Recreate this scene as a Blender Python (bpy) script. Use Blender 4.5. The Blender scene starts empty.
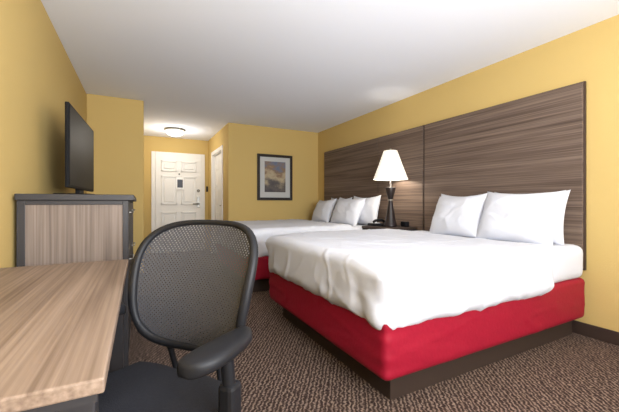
import bpy, bmesh, math, random
from mathutils import Vector, Matrix, noise
random.seed(3)
scene=bpy.context.scene
scene.view_settings.view_transform='Standard'
scene.view_settings.exposure=0.0
COL=scene.collection
# ---------------------------------------------------------------- materials
def newmat(name):
    m=bpy.data.materials.new(name); m.use_nodes=True
    nt=m.node_tree; b=nt.nodes['Principled BSDF']
    return m,nt,b
def srgb(r,g,b):
    f=lambda c:(c/255/12.92) if c/255<=0.04045 else ((c/255+0.055)/1.055)**2.4
    return (f(r),f(g),f(b),1)
def plain(name,c,rough=0.6,bump=0,bscale=80,metal=0,var=0.0,spec=0.4):
    m,nt,b=newmat(name)
    b.inputs['Base Color'].default_value=c; b.inputs['Roughness'].default_value=rough
    b.inputs['Metallic'].default_value=metal
    b.inputs['Specular IOR Level'].default_value=spec
    tc=nt.nodes.new('ShaderNodeTexCoord')
    n=nt.nodes.new('ShaderNodeTexNoise'); n.inputs['Scale'].default_value=bscale; n.inputs['Detail'].default_value=4
    nt.links.new(tc.outputs['Object'],n.inputs['Vector'])
    if bump:
        bp=nt.nodes.new('ShaderNodeBump'); bp.inputs['Strength'].default_value=bump; bp.inputs['Distance'].default_value=0.004
        nt.links.new(n.outputs['Fac'],bp.inputs['Height']); nt.links.new(bp.outputs['Normal'],b.inputs['Normal'])
    if var:
        mx=nt.nodes.new('ShaderNodeMixRGB'); mx.blend_type='MIX'
        n2=nt.nodes.new('ShaderNodeTexNoise'); n2.inputs['Scale'].default_value=bscale*0.5
        nt.links.new(tc.outputs['Object'],n2.inputs['Vector'])
        mx.inputs[1].default_value=tuple(x*(1-var) for x in c[:3])+(1,)
        mx.inputs[2].default_value=tuple(min(1,x*(1+var)) for x in c[:3])+(1,)
        nt.links.new(n2.outputs['Fac'],mx.inputs[0]); nt.links.new(mx.outputs[0],b.inputs['Base Color'])
    return m
def wood(name,dark,mid,light,scale,rough=0.45,fine=0.55):
    m,nt,b=newmat(name)
    tc=nt.nodes.new('ShaderNodeTexCoord'); mp=nt.nodes.new('ShaderNodeMapping')
    mp.inputs['Scale'].default_value=scale
    nt.links.new(tc.outputs['Object'],mp.inputs['Vector'])
    n=nt.nodes.new('ShaderNodeTexNoise'); n.inputs['Scale'].default_value=1.0; n.inputs['Detail'].default_value=8; n.inputs['Roughness'].default_value=0.65
    n.inputs['Distortion'].default_value=0.25
    nt.links.new(mp.outputs['Vector'],n.inputs['Vector'])
    mp2=nt.nodes.new('ShaderNodeMapping'); mp2.inputs['Scale'].default_value=tuple(s*4.5 if s>3 else s*1.6 for s in scale)
    nt.links.new(tc.outputs['Object'],mp2.inputs['Vector'])
    n2=nt.nodes.new('ShaderNodeTexNoise'); n2.inputs['Scale'].default_value=1.0; n2.inputs['Detail'].default_value=4
    nt.links.new(mp2.outputs['Vector'],n2.inputs['Vector'])
    mm=nt.nodes.new('ShaderNodeMixRGB'); mm.inputs[0].default_value=fine
    nt.links.new(n.outputs['Fac'],mm.inputs[1]); nt.links.new(n2.outputs['Fac'],mm.inputs[2])
    r=nt.nodes.new('ShaderNodeValToRGB')
    r.color_ramp.elements[0].position=0.36; r.color_ramp.elements[0].color=dark
    r.color_ramp.elements[1].position=0.64; r.color_ramp.elements[1].color=light
    e=r.color_ramp.elements.new(0.5); e.color=mid
    nt.links.new(mm.outputs[0],r.inputs['Fac']); nt.links.new(r.outputs['Color'],b.inputs['Base Color'])
    b.inputs['Roughness'].default_value=rough; b.inputs['Specular IOR Level'].default_value=0.2
    return m
M={}
M['wall']=plain('wall_paint_yellow',srgb(203,175,112),0.85,0.35,110,spec=0.2)
M['ceil']=plain('ceiling_paint',srgb(240,243,252),0.95,0.4,160,spec=0.1)
M['trimdark']=plain('dark_trim',srgb(60,46,40),0.5)
M['white_paint']=plain('white_paint',srgb(232,230,226),0.45)
M['linen']=plain('white_linen',srgb(211,213,221),0.9,0.15,60,spec=0.15)
M['red']=plain('red_fabric',srgb(144,15,40),0.55,0.3,50,spec=0.3,var=0.12)
M['bedbase']=plain('bed_base_brown',srgb(56,43,36),0.6)
M['black']=plain('black_plastic',srgb(25,25,28),0.5,spec=0.25)
M['blackfab']=plain('black_fabric',srgb(40,40,44),0.95,0.5,300,var=0.25,spec=0.15)
M['charcoal']=plain('charcoal_laminate',srgb(50,48,50),0.5)
M['metal']=plain('brushed_steel',srgb(150,148,142),0.35,metal=1)
M['screen']=plain('tv_screen',srgb(12,13,16),0.5,spec=0.15)
M['tvblack']=plain('tv_plastic',srgb(20,20,22),0.6,spec=0.15)
M['lampdark']=plain('lamp_bronze',srgb(38,30,30),0.35)
M['desk']=wood('desk_wood',srgb(104,86,73),srgb(131,112,97),srgb(152,132,116),(18,0.6,18),0.45,0.5)
M['headwood']=wood('headboard_wood',srgb(76,63,56),srgb(104,88,78),srgb(128,111,99),(16,0.5,26),0.5,0.45)
M['cabwood']=wood('cabinet_wood',srgb(100,88,80),srgb(124,111,102),srgb(144,130,120),(20,20,0.7),0.5)
M['dkwood']=wood('nightstand_wood',srgb(52,42,38),srgb(66,55,50),srgb(80,68,60),(20,1,20),0.5)
# carpet
m,nt,b=newmat('carpet_pattern'); M['carpet']=m
tc=nt.nodes.new('ShaderNodeTexCoord'); mp=nt.nodes.new('ShaderNodeMapping')
mp.inputs['Rotation'].default_value=(0,0,math.radians(35))
nt.links.new(tc.outputs['Object'],mp.inputs['Vector'])
w=nt.nodes.new('ShaderNodeTexWave'); w.inputs['Scale'].default_value=14; w.inputs['Distortion'].default_value=6; w.inputs['Detail'].default_value=3; w.inputs['Detail Scale'].default_value=2.6
nt.links.new(mp.outputs['Vector'],w.inputs['Vector'])
n=nt.nodes.new('ShaderNodeTexNoise'); n.inputs['Scale'].default_value=75; n.inputs['Detail'].default_value=3
nt.links.new(tc.outputs['Object'],n.inputs['Vector'])
mx=nt.nodes.new('ShaderNodeMixRGB'); mx.inputs[0].default_value=0.68
nt.links.new(w.outputs['Fac'],mx.inputs[1]); nt.links.new(n.outputs['Fac'],mx.inputs[2])
r=nt.nodes.new('ShaderNodeValToRGB')
r.color_ramp.elements[0].position=0.32; r.color_ramp.elements[0].color=srgb(48,37,33)
r.color_ramp.elements[1].position=0.72; r.color_ramp.elements[1].color=srgb(142,122,108)
e=r.color_ramp.elements.new(0.52); e.color=srgb(82,67,59)
nt.links.new(mx.outputs[0],r.inputs['Fac']); nt.links.new(r.outputs['Color'],b.inputs['Base Color'])
b.inputs['Roughness'].default_value=1; b.inputs['Specular IOR Level'].default_value=0.05
bp=nt.nodes.new('ShaderNodeBump'); bp.inputs['Strength'].default_value=0.6; bp.inputs['Distance'].default_value=0.006
nt.links.new(n.outputs['Fac'],bp.inputs['Height']); nt.links.new(bp.outputs['Normal'],b.inputs['Normal'])
# lampshade
m,nt,b=newmat('lamp_shade_fabric'); M['shade']=m
b.inputs['Base Color'].default_value=srgb(245,240,230); b.inputs['Roughness'].default_value=0.9
b.inputs['Emission Color'].default_value=srgb(255,246,230); b.inputs['Emission Strength'].default_value=0.6
m,nt,b=newmat('ceiling_light_glass'); M['dome']=m
b.inputs['Base Color'].default_value=(1,1,1,1); b.inputs['Emission Color'].default_value=srgb(255,248,230); b.inputs['Emission Strength'].default_value=2.0
# chair mesh fabric with real open weave
m,nt,b=newmat('chair_mesh_weave'); M['mesh']=m
b.inputs['Base Color'].default_value=srgb(62,62,66); b.inputs['Roughness'].default_value=0.7
tc=nt.nodes.new('ShaderNodeTexCoord'); sp=nt.nodes.new('ShaderNodeSeparateXYZ'); nt.links.new(tc.outputs['Object'],sp.inputs[0])
def mnode(op,a,bv=None):
    q=nt.nodes.new('ShaderNodeMath'); q.operation=op
    for i,v in enumerate((a,bv)):
        if v is None: continue
        if isinstance(v,(int,float)): q.inputs[i].default_value=v
        else: nt.links.new(v,q.inputs[i])
    return q.outputs[0]
P=2*math.pi/0.014
sx=mnode('SINE',mnode('MULTIPLY',sp.outputs['X'],P)); sz=mnode('SINE',mnode('MULTIPLY',sp.outputs['Z'],P))
hole=mnode('GREATER_THAN',mnode('MULTIPLY',sx,sz),0.66)
tr=nt.nodes.new('ShaderNodeBsdfTransparent'); ms=nt.nodes.new('ShaderNodeMixShader')
nt.links.new(hole,ms.inputs[0]); nt.links.new(b.outputs[0],ms.inputs[1]); nt.links.new(tr.outputs[0],ms.inputs[2])
nt.links.new(ms.outputs[0],nt.nodes['Material Output'].inputs['Surface'])
# abstract art
m,nt,b=newmat('abstract_art'); M['art']=m
tc=nt.nodes.new('ShaderNodeTexCoord'); n=nt.nodes.new('ShaderNodeTexNoise'); n.inputs['Scale'].default_value=5; n.inputs['Detail'].default_value=3
mp=nt.nodes.new('ShaderNodeMapping'); mp.inputs['Scale'].default_value=(1,1,1.6); nt.links.new(tc.outputs['Object'],mp.inputs[0]); nt.links.new(mp.outputs[0],n.inputs['Vector'])
sp=nt.nodes.new('ShaderNodeSeparateXYZ'); nt.links.new(tc.outputs['Object'],sp.inputs[0])
h=mnode('MULTIPLY',mnode('SUBTRACT',sp.outputs['Z'],1.25),1.3)
f=mnode('ADD',mnode('MULTIPLY',h,0.75),mnode('MULTIPLY',mnode('SUBTRACT',n.outputs['Fac'],0.35),0.8))
r=nt.nodes.new('ShaderNodeValToRGB'); cr=r.color_ramp; cr.elements[0].position=0.1; cr.elements[0].color=srgb(60,55,60); cr.elements[1].position=0.9; cr.elements[1].color=srgb(76,84,110)
for p_,c_ in ((0.25,srgb(90,82,78)),(0.4,srgb(176,160,130)),(0.52,srgb(130,104,80)),(0.65,srgb(100,108,130))):
    e=cr.elements.new(p_); e.color=c_
nt.links.new(f,r.inputs['Fac']); nt.links.new(r.outputs['Color'],b.inputs['Base Color'])
M['mat']=plain('picture_mat_board',srgb(190,190,188),0.8)
M['frame']=plain('picture_frame_black',srgb(34,28,27),0.35)
M['paper']=plain('paper_notice',srgb(250,250,250),0.8)
M['print']=plain('notice_print',srgb(90,95,105),0.8)

# ---------------------------------------------------------------- helpers
def mkobj(name,me,mat,smooth=False):
    o=bpy.data.objects.new(name,me); COL.objects.link(o)
    if mat: me.materials.append(mat)
    if smooth:
        for p in me.polygons: p.use_smooth=True
    return o
def box(name,lo,hi,mat,bev=0.0,seg=2):
    me=bpy.data.meshes.new(name); bm=bmesh.new()
    bmesh.ops.create_cube(bm,size=1)
    for v in bm.verts:
        v.co=Vector([(lo[i]+hi[i])/2+v.co[i]*(hi[i]-lo[i]) for i in range(3)])
    if bev: bmesh.ops.bevel(bm,geom=bm.edges[:],offset=bev,segments=seg,profile=0.5,affect='EDGES')
    bm.to_mesh(me); bm.free()
    return mkobj(name,me,mat)
def soft_box(name,lo,hi,r,step,mat,fn=None):
    lo=Vector(lo);hi=Vector(hi); N=[max(2,int((hi[i]-lo[i])/step)) for i in range(3)]
    vs=[];idx={}
    def vid(i,j,k):
        key=(i,j,k)
        if key not in idx:
            p=Vector((lo[0]+(hi[0]-lo[0])*i/N[0],lo[1]+(hi[1]-lo[1])*j/N[1],lo[2]+(hi[2]-lo[2])*k/N[2]))
            q=Vector([min(max(p[a],lo[a]+r),hi[a]-r) for a in range(3)])
            d=p-q
            nrm=d.normalized() if d.length>1e-6 else Vector((0,0,1))
            if d.length>1e-6: p=q+nrm*r
            if fn: p=fn(p,nrm)
            idx[key]=len(vs); vs.append(p)
        return idx[key]
    fs=[]
    for a,b_,c in ((0,1,2),(1,2,0),(2,0,1)):
        for s in (0,N[c]):
            for i in range(N[a]):
                for j in range(N[b_]):
                    q=[]
                    for (di,dj) in ((0,0),(1,0),(1,1),(0,1)):
                        k=[0,0,0]; k[a]=i+di;k[b_]=j+dj;k[c]=s
                        q.append(vid(*k))
                    if s==0:q.reverse()
                    fs.append(q)
    me=bpy.data.meshes.new(name); me.from_pydata([tuple(v) for v in vs],[],fs); me.update()
    return mkobj(name,me,mat,True)
def lathe(name,prof,loc,mat,seg=40,smooth=True):
    vs=[];fs=[]
    for (r_,z) in prof:
        for k in range(seg):
            a=2*math.pi*k/seg; vs.append((loc[0]+r_*math.cos(a),loc[1]+r_*math.sin(a),loc[2]+z))
    for i in range(len(prof)-1):
        for k in range(seg):
            k2=(k+1)%seg; fs.append((i*seg+k,i*seg+k2,(i+1)*seg+k2,(i+1)*seg+k))
    me=bpy.data.meshes.new(name); me.from_pydata(vs,[],fs); me.update()
    return mkobj(name,me,mat,smooth)
def tube(name,pts,r,mat,closed=False,radii=None):
    cu=bpy.data.curves.new(name,'CURVE'); cu.dimensions='3D'; cu.bevel_depth=r; cu.bevel_resolution=4; cu.use_fill_caps=True
    s=cu.splines.new('POLY'); s.points.add(len(pts)-1)
    for i,p in enumerate(pts):
        s.points[i].co=(*p,1)
        if radii: s.points[i].radius=radii[i]
    s.use_cyclic_u=closed
    o=bpy.data.objects.new(name,cu); COL.objects.link(o)
    bpy.context.view_layer.update()
    me=bpy.data.meshes.new_from_object(o.evaluated_get(bpy.context.evaluated_depsgraph_get()))
    bpy.data.objects.remove(o)
    me.materials.clear()
    return mkobj(name,me,mat,True)
def smoothpts(ctrl,n=8):
    P_=[Vector(c) for c in ctrl]; out=[]
    for i in range(len(P_)-1):
        p0=P_[max(0,i-1)];p1=P_[i];p2=P_[i+1];p3=P_[min(len(P_)-1,i+2)]
        for k in range(n):
            t=k/n
            out.append(0.5*((2*p1)+(-p0+p2)*t+(2*p0-5*p1+4*p2-p3)*t*t+(-p0+3*p1-3*p2+p3)*t**3))
    out.append(P_[-1]); return out
def group(name,parts,loc=(0,0,0),local=False,rot=0):
    e=bpy.data.objects.new(name,None); COL.objects.link(e); e.empty_display_size=0.1
    e.location=loc; e.rotation_euler=(0,0,rot)
    for p in parts:
        p.parent=e
        if not local: p.matrix_parent_inverse=Matrix.Translation(-Vector(loc))
    return e
XL,XR,YB,H=-0.60,3.13,5.62,2.44
YP,XP,YE,XC=4.95,0.05,7.5,1.36
YF=-1.35; T=0.12
# ---------------------------------------------------------------- shell
box('floor',(XL-T,YF-T,-0.1),(XR+T,YE+T,0),M['carpet'])
box('ceiling',(XL-T,YF-T,H),(XR+T,YE+T,H+0.1),M['ceil'])
box('wall_left',(XL-T,YF-T,0),(XL,YE+T,H),M['wall'])
box('wall_right',(XR,YF-T,0),(XR+T,YE+T,H),M['wall'])
box('wall_back',(XC,YB,0),(XR,YB+T,H),M['wall'])
box('wall_partition',(XL,YP,0),(XP,YE,H),M['wall'],0.012)
box('wall_entry',(XP,YE,0),(XR,YE+T,H),M['wall'])
# corridor right wall with bathroom doorway
D0,D1,DH=6.11,6.99,2.04
wc=[box('wall_corridor_a',(XC,YB+T,0),(XC+T,D0,H),M['wall']),box('wall_corridor_b',(XC,D1,0),(XC+T,YE,H),M['wall']),box('wall_corridor_c',(XC,D0,DH),(XC+T,D1,H),M['wall'])]
group('wall_corridor',wc,(XC,6.5,0))
# rear wall with window (behind camera)
WX0,WX1,WZ0,WZ1=0.0,2.6,0.75,2.15
wr=[box('wall_front_a',(XL,YF-T,0),(WX0,YF,H),M['wall']),box('wall_front_b',(WX1,YF-T,0),(XR,YF,H),M['wall']),
    box('wall_front_c',(WX0,YF-T,0),(WX1,YF,WZ0),M['wall']),box('wall_front_d',(WX0,YF-T,WZ1),(WX1,YF,H),M['wall'])]
group('wall_front',wr,(1.3,YF,0))
wf=[]
for n_,lo,hi in (('left',(WX0,YF-0.09,WZ0),(WX0+0.05,YF-0.03,WZ1)),('right',(WX1-0.05,YF-0.09,WZ0),(WX1,YF-0.03,WZ1)),('mid',(1.275,YF-0.09,WZ0),(1.325,YF-0.03,WZ1)),
                 ('bottom',(WX0,YF-0.09,WZ0),(WX1,YF-0.03,WZ0+0.05)),('top',(WX0,YF-0.09,WZ1-0.05),(WX1,YF-0.03,WZ1))):
    wf.append(box('frame_'+n_,lo,hi,M['white_paint'],0.004))
group('window_1',wf,(1.3,YF,1.4))
# baseboards
bb=0.1
box('baseboard_right',(XR-0.015,YF,0),(XR,YB,bb),M['trimdark'],0.004)
box('baseboard_back',(XC,YB-0.015,0),(XR-0.015,YB,bb),M['trimdark'],0.004)
box('baseboard_left',(XL,YF,0),(XL+0.015,YP,bb),M['trimdark'],0.004)
box('baseboard_partition',(XL+0.015,YP-0.015,0),(XP,YP,bb),M['trimdark'],0.004)
box('baseboard_corridor',(XC-0.015,YB,0),(XC,D0-0.08,bb),M['trimdark'],0.004)
# entry door
dx0,dx1,dh=0.29,1.21,2.05
dp=[box('slab',(dx0,YE-0.045,0.01),(dx1,YE-0.005,dh),M['white_paint'],0.003)]
W=dx1-dx0; px=[(0.11,0.42),(0.50,0.81)]
for k,(a,b2) in enumerate(px):
    for j,(z0,z1) in enumerate(((0.22,0.86),(1.02,1.62),(1.72,1.94))):
        x0=dx0+a*W/0.92; x1=dx0+b2*W/0.92
        for q,(l,h_) in enumerate((((x0,z0),(x1,z0+0.025)),((x0,z1-0.025),(x1,z1)),((x0,z0),(x0+0.025,z1)),((x1-0.025,z0),(x1,z1)))):
            dp.append(box('moulding_%d%d%d'%(k,j,q),(l[0],YE-0.070,l[1]),(h_[0],YE-0.044,h_[1]),M['white_paint'],0.003))
        dp.append(box('panel_%d%d'%(k,j),(x0+0.055,YE-0.062,z0+0.055),(x1-0.055,YE-0.044,z1-0.055),M['white_paint'],0.006))
dp.append(box('lock_plate',(1.115,YE-0.055,0.95),(1.175,YE-0.044,1.19),M['metal'],0.004))
dp.append(tube('lever',[(1.145,YE-0.05,1.03),(1.145,YE-0.11,1.03),(1.02,YE-0.11,1.03)],0.014,M['metal']))
dp.append(lathe('deadbolt',[(0,0.02),(0.03,0.02),(0.033,0),(0.0,0)],(0,0,0),M['metal'],20))
dp[-1].rotation_euler=(math.radians(90),0,0); dp[-1].location=(1.145,YE-0.045,1.32)
dp.append(box('safety_notice',(0.69,YE-0.076,1.34),(0.84,YE-0.070,1.60),M['paper']))
dp.append(box('notice_text',(0.71,YE-0.078,1.38),(0.82,YE-0.076,1.55),M['print']))
dp.append(box('peephole',(0.74,YE-0.058,1.655),(0.765,YE-0.044,1.68),M['black'],0.004))
door=group('door_1',dp,(0.75,YE,0))
cs=[]
for nm,lo,hi in (('left',(dx0-0.075,YE-0.03,0),(dx0,YE,dh+0.075)),('right',(dx1,YE-0.03,0),(dx1+0.075,YE,dh+0.075)),('top',(dx0,YE-0.03,dh),(dx1,YE,dh+0.075))):
    cs.append(box('casing_'+nm,lo,hi,M['white_paint'],0.006))
group('trim_1',cs,(0.75,YE,1))
# bathroom door
bd=[box('slab',(XC+0.05,D0+0.01,0.01),(XC+0.09,D1-0.01,DH-0.01),M['white_paint'],0.003)]
for j,(z0,z1) in enumerate(((0.22,0.86),(1.02,1.62),(1.72,1.94))):
    for k in (0,1):
        y0=D0+0.11+k*0.39
        bd.append(box('panel_%d%d'%(k,j),(XC+0.042,y0,z0),(XC+0.051,y0+0.29,z1),M['white_paint'],0.004))
bd.append(tube('lever',[(XC+0.05,D0+0.07,1.0),(XC-0.0,D0+0.07,1.0),(XC-0.0,D0+0.18,1.0)],0.01,M['metal']))
group('door_2',bd,(XC,6.5,0))
cs=[]
for nm,lo,hi in (('near',(XC-0.018,D0-0.075,0),(XC,D0,DH+0.075)),('far',(XC-0.018,D1,0),(XC,D1+0.075,DH+0.075)),('top',(XC-0.018,D0,DH),(XC,D1,DH+0.075)),
                 ('jamb_near',(XC,D0,0),(XC+T,D0+0.012,DH)),('jamb_far',(XC,D1-0.012,0),(XC+T,D1,DH)),('jamb_top',(XC,D0+0.012,DH-0.012),(XC+T,D1-0.012,DH))):
    cs.append(box('casing_'+nm,lo,hi,M['white_paint'],0.003))
group('trim_2',cs,(XC,6.5,1))
box('light_switch',(1.315,YE-0.012,1.3),(1.355,YE,1.42),M['black'],0.003)
# ceiling light
lx,ly=0.59,6.60
group('ceiling_light',[lathe('rim',[(0.0,0),(0.18,0),(0.185,-0.025),(0.16,-0.035)],(lx,ly,H),M['metal']),
  lathe('dome',[(0.165,-0.03),(0.16,-0.06),(0.135,-0.095),(0.09,-0.12),(0.03,-0.135),(0.0,-0.136)],(lx,ly,H),M['dome'])],(lx,ly,H))

# ---------------------------------------------------------------- headboards
HZ0,HZ1=0.52,2.01
def headboard(y0,y1,name,seams=()):
    ps=[]
    ps.append(box('backing',(XR-0.03,y0,HZ0),(XR-0.004,y1,HZ1),M['trimdark'],0.002))
    edges=[y0]+list(seams)+[y1]
    for i in range(len(edges)-1):
        ps.append(box('panel_%d'%(i+1),(XR-0.05,edges[i]+0.008,HZ0+0.01),(XR-0.03,edges[i+1]-0.004,HZ1-0.008),M['headwood'],0.003))
    return group(name,ps,(XR-0.03,(y0+y1)/2,1.3))
headboard(1.26,2.87,'headboard')
headboard(2.885,5.30,'headboard',(3.74,))
# ---------------------------------------------------------------- beds
def bed(y0,y1,seed,pill):
    x0=1.05; x1=3.07; ps=[]
    ps.append(box('platform_base',(x0+0.13,y0+0.11,0),(x1,y1-0.11,0.17),M['bedbase'],0.004))
    def redfn(p,n_):
        t=p.x*1.0+p.y
        r_=1-abs(noise.noise(Vector((t*1.3+seed,p.z*13+t*1.2,seed))))*2
        a=max(0,r_-0.75)*0.018
        a+=noise.noise(Vector((t*2+p.z*8,seed,p.z*4)))*0.004
        a+=(math.exp(-((p.x-x0)/0.12)**2-(min(abs(p.y-y0),abs(p.y-y1))/0.16)**2))*0.004*math.sin(p.z*70+t*6)
        ff=Vector((n_.x,n_.y,0))
        return p+ff*a
    ps.append(soft_box('red_box_spring_cover',(x0+0.02,y0+0.02,0.155),(x1,y1-0.02,0.47),0.035,0.018,M['red'],redfn))
    def sheetfn(p,n_):
        a=noise.noise(Vector((p.x*5+seed,p.y*5,p.z*5)))*0.006
        return p+n_*a
    ps.append(soft_box('mattress_sheet',(2.3,y0+0.015,0.46),(x1-0.01,y1-0.015,0.725),0.06,0.03,M['linen'],sheetfn))
    def duv(p,n_):
        v=Vector((p.x*1.4+seed,p.y*1.4,p.z*1.4))
        a=noise.noise(v)*0.009
        r1=1-abs(noise.noise(Vector((p.x*2.6+seed*2,p.y*3.2,p.z*2)))*2)
        a+=max(0,r1-0.8)*0.028
        r2=1-abs(noise.noise(Vector((p.x*5.5+seed*3,p.y*3.5+p.x*2,p.z*3)))*2)
        a+=max(0,r2-0.82)*0.02
        side=max(0,min(1,(0.71-p.z)/0.14))
        t=p.x+p.y
        r3=1-abs(noise.noise(Vector((t*3.2+p.z*2.0,seed*4,p.z*2.2)))*2)
        a+=side*(0.006*noise.noise(Vector((t*3,seed,p.z*2)))+max(0,r3-0.72)*0.028)
        q=p+n_*a
        for ye,s in ((y0,1),(y1,-1)):
            dx=max(0,0.26-(p.x-x0)); dy=max(0,0.26-abs(p.y-ye))
            k=(dx*dy)/0.0676
            q.x+=0.035*k*side; q.y+=s*0.03*k*side
            q.z-=0.03*k
            if p.z<0.5: q.z-=0.018*k
            if side>0:
                f_=math.sin((abs(p.x-x0)-abs(p.y-ye))*22+p.z*6)*0.010*side*min(1,k*2.5)
                q+=Vector((n_.x,n_.y,0))*f_
        if p.z<0.5:
            q.z+=0.010*noise.noise(Vector((t*1.8,seed,0)))
        b_=max(0,min(1,(0.50-p.z)/0.08))
        q-=Vector((n_.x,n_.y,0))*0.012*b_
        return q
    ps.append(soft_box('duvet',(x0-0.02,y0-0.02,0.42),(2.55,y1+0.02,0.76),0.07,0.014,M['linen'],duv))
    for i,(cx,cy,ang,tilt,w_,h_,t_,rz) in enumerate(pill):
        vs=[];fs=[];n=32
        for sgn in (1,-1):
            for i2 in range(n+1):
                for j2 in range(n+1):
                    u=-1+2*i2/n; v=-1+2*j2/n
                    x=w_/2*u*(1-0.08*(1-v*v)*abs(u)**3); z=h_/2*v*(1-0.09*(1-u*u)*abs(v)**3)
                    th=t_/2*(max(0,(1-abs(u)**2.6))**0.55)*(max(0,(1-abs(v)**2.6))**0.55)
                    wr=noise.noise(Vector((u*1.6+i*7+seed,v*1.6,sgn*2)))*0.018*(1-u**4)*(1-v**4)
                    r_=1-abs(noise.noise(Vector((u*2.2+i*5,v*1.8+seed,sgn)))*2)
                    cre=(max(0,r_-0.75)*0.04)*(1-u**4)*(1-v**4)
                    vs.append((x, sgn*(th+wr+cre) if th>0 else 0, z-0.02*(1-u*u)*max(0,v)))
        m1=n+1
        for s in (0,1):
            o_=s*m1*m1
            for i2 in range(n):
                for j2 in range(n):
                    f_=[o_+i2*m1+j2,o_+(i2+1)*m1+j2,o_+(i2+1)*m1+j2+1,o_+i2*m1+j2+1]
                    if s==0:f_.reverse()
                    fs.append(f_)
        me=bpy.data.meshes.new('pillow_%d'%(i+1)); 
        R=Matrix.Translation((cx,cy,0.735))@Matrix.Rotation(math.radians(-90+ang),4,'Z')@Matrix.Rotation(math.radians(-tilt),4,'X')@Matrix.Rotation(math.radians(rz),4,'Y')@Matrix.Translation((0,0,h_/2-0.02))
        me.from_pydata([tuple(R@Vector(v)) for v in vs],[],fs); me.update()
        bm=bmesh.new(); bm.from_mesh(me); bmesh.ops.remove_doubles(bm,verts=bm.verts[:],dist=0.0005); bm.to_mesh(me); bm.free()
        ps.append(mkobj('pillow_%d'%(i+1),me,M['linen'],True))
    return group('bed',ps,((x0+x1)/2,(y0+y1)/2,0))
# pillow: (cx bottom x, cy, angle, tilt, w,h,t,roll)
bed(1.22,2.90,1.3,[(2.91,1.62,0,12,0.62,0.45,0.17,0),(2.91,2.26,0,12,0.58,0.45,0.17,0),(2.69,1.60,3,24,0.62,0.48,0.22,1),(2.69,2.16,-4,24,0.60,0.46,0.21,-3)])
bed(3.58,5.22,5.1,[(2.91,3.90,0,12,0.66,0.46,0.17,0),(2.91,4.58,0,12,0.64,0.44,0.17,0),(2.70,4.10,3,24,0.66,0.46,0.20,2),(2.70,4.80,-4,24,0.64,0.44,0.19,-2)])
# ---------------------------------------------------------------- nightstand
ny0,ny1=2.97,3.50; nx0=2.62
ns=[box('top',(nx0-0.01,ny0,0.72),(3.075,ny1,0.75),M['dkwood'],0.004),box('side_a',(nx0,ny0,0.05),(3.07,ny0+0.02,0.72),M['charcoal']),box('side_b',(nx0,ny1-0.02,0.05),(3.07,ny1,0.72),M['charcoal']),
    box('bottom',(nx0,ny0+0.02,0.05),(3.07,ny1-0.02,0.07),M['charcoal']),box('back',(3.05,ny0+0.02,0.07),(3.07,ny1-0.02,0.72),M['charcoal']),
    box('drawer_front',(nx0-0.005,ny0+0.022,0.46),(nx0+0.015,ny1-0.022,0.71),M['dkwood'],0.003),box('drawer_body',(nx0+0.015,ny0+0.03,0.47),(3.0,ny1-0.03,0.70),M['charcoal']),
    tube('handle',[(nx0-0.004,3.15,0.6),(nx0-0.03,3.15,0.6),(nx0-0.03,3.32,0.6),(nx0-0.004,3.32,0.6)],0.006,M['metal'])]
for k,(a,b2) in enumerate(((nx0+0.02,ny0+0.02),(3.03,ny0+0.02),(nx0+0.02,ny1-0.05),(3.03,ny1-0.05))):
    ns.append(box('foot_%d'%(k+1),(a,b2,0),(a+0.03,b2+0.03,0.05),M['black']))
group('nightstand',ns,(2.85,3.235,0))
L=(2.84,3.20,0.75)
group('table_lamp',[
 lathe('base',[(0,0),(0.085,0),(0.088,0.012),(0.08,0.03),(0.062,0.10),(0.042,0.22),(0.026,0.32),(0.024,0.335),(0.03,0.345),(0.05,0.42),(0.068,0.49),(0.066,0.50),(0.02,0.505),(0.012,0.51),(0.012,0.60),(0,0.60)],L,M['lampdark']),
 lathe('collar',[(0.024,0.325),(0.033,0.33),(0.033,0.343),(0.026,0.348)],L,M['metal']),
 lathe('shade',[(0.218,0.60),(0.215,0.605),(0.15,0.78),(0.085,0.965),(0.083,0.965),(0.148,0.78),(0.213,0.603),(0.218,0.60)],L,M['shade'],48),
 lathe('finial',[(0,1.0),(0.010,0.995),(0.008,0.975),(0.004,0.96),(0.004,0.60)],L,M['metal'],16)],L)
# telephone
tx,ty=2.76,3.38
ph=[box('body',(tx-0.09,ty-0.08,0.752),(tx+0.09,ty+0.08,0.785),M['black'],0.01),
    tube('handset',smoothpts([(tx-0.09,ty-0.05,0.80),(tx-0.05,ty-0.05,0.825),(tx+0.05,ty-0.05,0.825),(tx+0.09,ty-0.05,0.80)]),0.016,M['black'])]
for i in range(3):
    for j in range(4):
        ph.append(box('key_%d%d'%(i,j),(tx-0.05+j*0.028,ty-0.005+i*0.024,0.784),(tx-0.032+j*0.028,ty+0.011+i*0.024,0.789),M['paper']))
group('telephone',ph,(tx,ty,0.75))
group('alarm_clock',[box('body',(2.93,3.02,0.751),(2.99,3.12,0.82),M['black'],0.012),box('face',(2.927,3.03,0.765),(2.931,3.11,0.81),M['screen'])],(2.96,3.07,0.75))
# wall picture
pc=[];fx0,fx1,fz0,fz1=1.87,2.56,1.10,1.94; y=YB
for nm,lo,hi in (('left',(fx0,y-0.035,fz0),(fx0+0.05,y-0.002,fz1)),('right',(fx1-0.05,y-0.035,fz0),(fx1,y-0.002,fz1)),('bottom',(fx0+0.05,y-0.035,fz0),(fx1-0.05,y-0.002,fz0+0.05)),('top',(fx0+0.05,y-0.035,fz1-0.05),(fx1-0.05,y-0.002,fz1))):
    pc.append(box('frame_'+nm,lo,hi,M['frame'],0.006))
pc.append(box('mat_board',(fx0+0.05,y-0.018,fz0+0.05),(fx1-0.05,y-0.006,fz1-0.05),M['mat']))
pc.append(box('art_print',(fx0+0.14,y-0.021,fz0+0.15),(fx1-0.14,y-0.018,fz1-0.13),M['art']))
group('framed_picture',pc,(2.21,YB,1.52))
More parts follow.
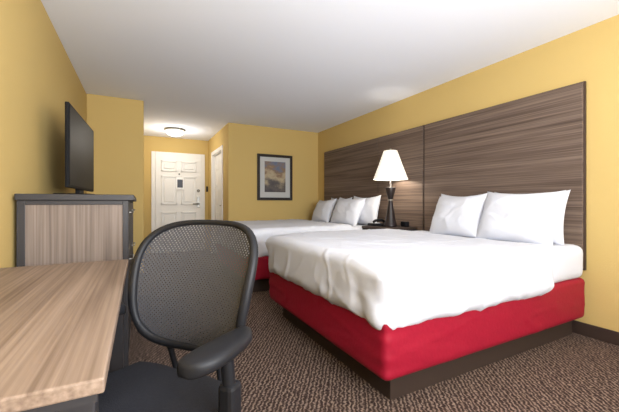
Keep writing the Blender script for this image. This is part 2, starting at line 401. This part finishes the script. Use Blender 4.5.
# ---------------------------------------------------------------- cabinet
cy0,cy1,cx0,cx1,ct=2.25,3.95,XL+0.02,-0.06,1.10
cb=[box('top',(cx0-0.005,cy0-0.015,ct-0.035),(cx1+0.03,cy1+0.01,ct),M['charcoal'],0.004),
    box('side_near_panel',(cx0+0.035,cy0+0.006,0.06),(cx1-0.03,cy0+0.02,ct-0.06),M['cabwood']),
    box('side_near_stile_l',(cx0,cy0,0),(cx0+0.035,cy0+0.03,ct-0.035),M['charcoal'],0.002),
    box('side_near_stile_r',(cx1-0.03,cy0,0),(cx1,cy0+0.03,ct-0.035),M['charcoal'],0.002),
    box('side_near_rail',(cx0+0.035,cy0,ct-0.06),(cx1-0.03,cy0+0.03,ct-0.035),M['charcoal'],0.002),
    box('side_near_kick',(cx0+0.035,cy0,0),(cx1-0.03,cy0+0.03,0.06),M['charcoal']),
    box('carcass',(cx0,cy0+0.03,0.05),(cx1-0.02,cy1,ct-0.035),M['charcoal']),
    box('stile_far',(cx1-0.02,cy1-0.03,0),(cx1,cy1,ct-0.035),M['charcoal']),
    box('plinth',(cx0+0.02,cy0+0.03,0),(cx1-0.05,cy1-0.03,0.05),M['black'])]
for i in range(2):
    for j,(z0,z1) in enumerate(((0.07,0.40),(0.41,0.73),(0.74,1.055))):
        a=cy0+0.04+i*0.82; b2=a+0.80
        cb.append(box('drawer_%d%d'%(i,j),(cx1-0.02,a,z0),(cx1-0.003,b2,z1),M['charcoal'],0.003))
        cb.append(tube('pull_%d%d'%(i,j),[(cx1-0.004,a+0.3,z1-0.07),(cx1+0.02,a+0.3,z1-0.07),(cx1+0.02,a+0.5,z1-0.07),(cx1-0.004,a+0.5,z1-0.07)],0.005,M['metal']))
group('dresser',cb,(-0.33,3.1,0))
# TV
tv=[box('panel',(-0.025,-0.5,0.055),(0.0,0.5,0.635),M['tvblack'],0.006),
    box('screen',(-0.001,-0.485,0.075),(0.002,0.485,0.62),M['screen']),
    box('rear_housing',(-0.06,-0.33,0.10),(-0.024,0.33,0.42),M['tvblack'],0.015),
    box('neck',(-0.04,-0.09,0.012),(-0.012,0.09,0.12),M['tvblack'],0.004),
    soft_box('stand',(-0.12,-0.38,0.0),(0.11,0.30,0.018),0.008,0.01,M['tvblack'])]
group('television',tv,(-0.405,3.20,ct+0.001),local=True,rot=math.radians(-2))
# ---------------------------------------------------------------- desk
tx0,tx1,ty0,ty1,th=XL+0.01,-0.055,0.68,2.06,0.74
dk=[box('top',(tx0,ty0,th-0.028),(tx1,ty1,th),M['desk'],0.004),
    box('edge_band',(tx0+0.01,ty0+0.01,th-0.045),(tx1-0.012,ty1-0.01,th-0.028),M['charcoal'])]
for k,yy in enumerate((ty0+0.06,ty1-0.13)):
    dk.append(box('leg_front_%d'%k,(tx1-0.08,yy,0),(tx1-0.02,yy+0.06,th-0.045),M['charcoal'],0.004))
    dk.append(box('leg_rear_%d'%k,(tx0+0.03,yy,0),(tx0+0.09,yy+0.06,th-0.045),M['charcoal'],0.004))
    dk.append(box('foot_rail_%d'%k,(tx0+0.09,yy+0.01,0.02),(tx1-0.08,yy+0.05,0.07),M['charcoal'],0.003))
    dk.append(box('top_rail_%d'%k,(tx0+0.09,yy+0.01,th-0.10),(tx1-0.08,yy+0.05,th-0.045),M['charcoal'],0.003))
dk.append(box('modesty_panel',(tx0+0.04,ty0+0.12,0.25),(tx0+0.055,ty1-0.13,th-0.05),M['charcoal']))
group('desk',dk,(-0.33,1.37,0))
# ---------------------------------------------------------------- office chair (local: +Y forward)
cp=[]
def bdepth(x,z):
    t=(z-0.54)/0.43
    return -0.235+0.02*math.sin(math.pi*max(0,min(1,t)))-0.10*max(0,t)**1.4+0.9*x*x
def outl(phi):
    c,s=math.cos(phi),math.sin(phi); n=4.2
    r_=(abs(c)**n+abs(s)**n)**(-1/n)
    t=s*r_
    wd=0.258-0.045*((1-t)/2)**2
    x=c*r_*wd
    z=0.757+t*0.204+(0.016 if t>0 else -0.006)*abs(t)*(1-(x/0.26)**2)
    return x,z
NR,NS=26,96; vs=[];fs=[]
for i in range(NR+1):
    s=i/NR
    for k in range(NS):
        x,z=outl(2*math.pi*k/NS); X=x*s; Z=0.757+(z-0.757)*s
        vs.append((X,bdepth(X,Z),Z))
for i in range(NR):
    for k in range(NS):
        k2=(k+1)%NS
        fs.append((i*NS+k,i*NS+k2,(i+1)*NS+k2,(i+1)*NS+k))
me=bpy.data.meshes.new('back_mesh'); me.from_pydata(vs,[],fs); me.update()
cp.append(mkobj('back_mesh',me,M['mesh'],True))
pts=[];rad=[]
for k in range(96):
    x,z=outl(2*math.pi*k/96); pts.append((x,bdepth(x,z),z)); rad.append(0.9+0.6*(abs(math.cos(2*math.pi*k/96))**2)+(0.3 if z<0.6 else 0))
cp.append(tube('back_frame',pts,0.011,M['black'],True,rad))
# J-bar & struts
cp.append(tube('back_support',smoothpts([(0,0.0,0.385),(0,-0.20,0.375),(0,-0.27,0.42),(0,-0.27,0.50),(0,bdepth(0,.56)-0.01,0.56)]),0.022,M['black']))
for s in (-1,1):
    cp.append(tube('back_strut_%d'%(s+1),smoothpts([(0.10*s,-0.15,0.41),(0.10*s,-0.25,0.43),(0.105*s,-0.245,0.50),(0.11*s,bdepth(.11,.55)-0.005,0.555)]),0.010,M['black']))
# seat
def seatfn(p,n_):
    x,y,z=p
    rr=max(abs(x)/0.25,abs(y)/0.245)
    k=1-0.12*(abs(x)/0.25)**2*(abs(y)/0.245)**2*1.3
    zz=z
    if n_.z>0 or z>0.43: zz+=0.010*(1-rr)+0.006*abs(x)/0.25
    if y>0.12: zz-=0.035*((y-0.12)/0.13)**2
    return Vector((x*k,y*k,zz+0.004*noise.noise(Vector((x*9,y*9,0)))))
cp.append(soft_box('seat_cushion',(-0.25,-0.235,0.40),(0.25,0.255,0.475),0.033,0.016,M['blackfab'],seatfn))
cp.append(soft_box('seat_pan',(-0.22,-0.20,0.375),(0.22,0.22,0.405),0.012,0.02,M['black']))
cp.append(box('tilt_mechanism',(-0.09,-0.13,0.33),(0.09,0.11,0.377),M['black'],0.012))
# arms
AY=-0.05
for s in (-1,1):
    def padfn(p,n_,s=s):
        x=p.x-0.29*s; y=p.y-AY
        wk=1.0+0.20*math.sin(max(-1.5,min(1.5,y*12)))
        tt=min(1,abs(y)/0.131)
        e=(max(0.0,1-tt**4))**0.5
        xx=x*wk*max(0.12,e)-s*0.02*(y/0.115)**2
        return Vector((0.29*s+xx,p.y,p.z-0.010*(y/0.115)**2+0.006*(1-(x/0.05)**2)*(1 if n_.z>0 else 0)))
    cp.append(soft_box('arm_pad_%d'%(s+1),(0.29*s-0.042,AY-0.13,0.658),(0.29*s+0.042,AY+0.13,0.690),0.014,0.007,M['black'],padfn))
    cp.append(tube('arm_post_%d'%(s+1),smoothpts([(0.10*s,-0.03,0.375),(0.22*s,-0.05,0.365),(0.285*s,-0.06,0.40),(0.295*s,-0.06,0.50),(0.29*s,-0.05,0.66)]),0.017,M['black']))
    cp.append(box('arm_sleeve_%d'%(s+1),(0.293*s-0.024,-0.085,0.44),(0.293*s+0.024,-0.035,0.58),M['black'],0.012))
cp.append(lathe('gas_column',[(0,0.34),(0.016,0.34),(0.016,0.22),(0.028,0.22),(0.028,0.08),(0,0.08)],(0,0,0),M['black'],24))
for k in range(5):
    a=2*math.pi*k/5+0.3; c,s=math.cos(a),math.sin(a)
    cp.append(tube('base_spoke_%d'%k,[(0.02*c,0.02*s,0.12),(0.15*c,0.15*s,0.105),(0.29*c,0.29*s,0.08)],0.022,M['black'],False,[1.2,1.0,0.75]))
    for q in (-1,1):
        wv=lathe('caster_%d_%d'%(k,q+1),[(0,-0.009),(0.026,-0.009),(0.028,0),(0.026,0.009),(0,0.009)],(0,0,0),M['black'],20)
        me=wv.data; Rr=Matrix.Translation((0.29*c-q*0.014*s,0.29*s+q*0.014*c,0.029))@Matrix.Rotation(a,4,'Z')@Matrix.Rotation(math.radians(90),4,'X'); me.transform(Rr); cp.append(wv)
group('office_chair',cp,(-0.02,1.045,0),local=True,rot=math.radians(128.8))

# ---------------------------------------------------------------- lights
def area(name,loc,rot,sx,sy,power,col=(1,1,1)):
    l=bpy.data.lights.new(name,'AREA'); l.shape='RECTANGLE'; l.size=sx; l.size_y=sy; l.energy=power; l.color=col
    o=bpy.data.objects.new(name,l); o.location=loc; o.rotation_euler=rot; COL.objects.link(o); return o
area('window_daylight',(1.3,YF-0.02,1.45),(math.radians(90),0,0),2.5,1.35,60,(0.94,0.97,1.0))
area('bounce_fill',(0.75,-0.8,1.35),(math.radians(134),0,math.radians(2)),1.2,0.9,138,(0.94,0.97,1.0))  # added fill behind the camera, tilted up and forward to brighten the ceiling
def pt(name,loc,e,r_,col=(1,0.93,0.82)):
    l=bpy.data.lights.new(name,'POINT'); l.energy=e; l.shadow_soft_size=r_; l.color=col
    o=bpy.data.objects.new(name,l); o.location=loc; COL.objects.link(o)
pt('corridor_bulb',(lx,ly,H-0.30),16,0.14,(1,0.96,0.9))
pt('lamp_bulb',(L[0],L[1],L[2]+0.70),10,0.05)
w=bpy.data.worlds.new('world'); scene.world=w; w.use_nodes=True
bg=w.node_tree.nodes['Background']; bg.inputs[0].default_value=(0.85,0.92,1,1); bg.inputs[1].default_value=1.5
# camera
cam=bpy.data.cameras.new('camera'); cam.sensor_width=36; cam.lens=325/619*36; cam.shift_y=-3/619; cam.clip_start=0.02
co=bpy.data.objects.new('camera',cam); co.location=(0,0,1.05); co.rotation_euler=(math.radians(90),0,math.radians(-27.6)); COL.objects.link(co)
scene.camera=co
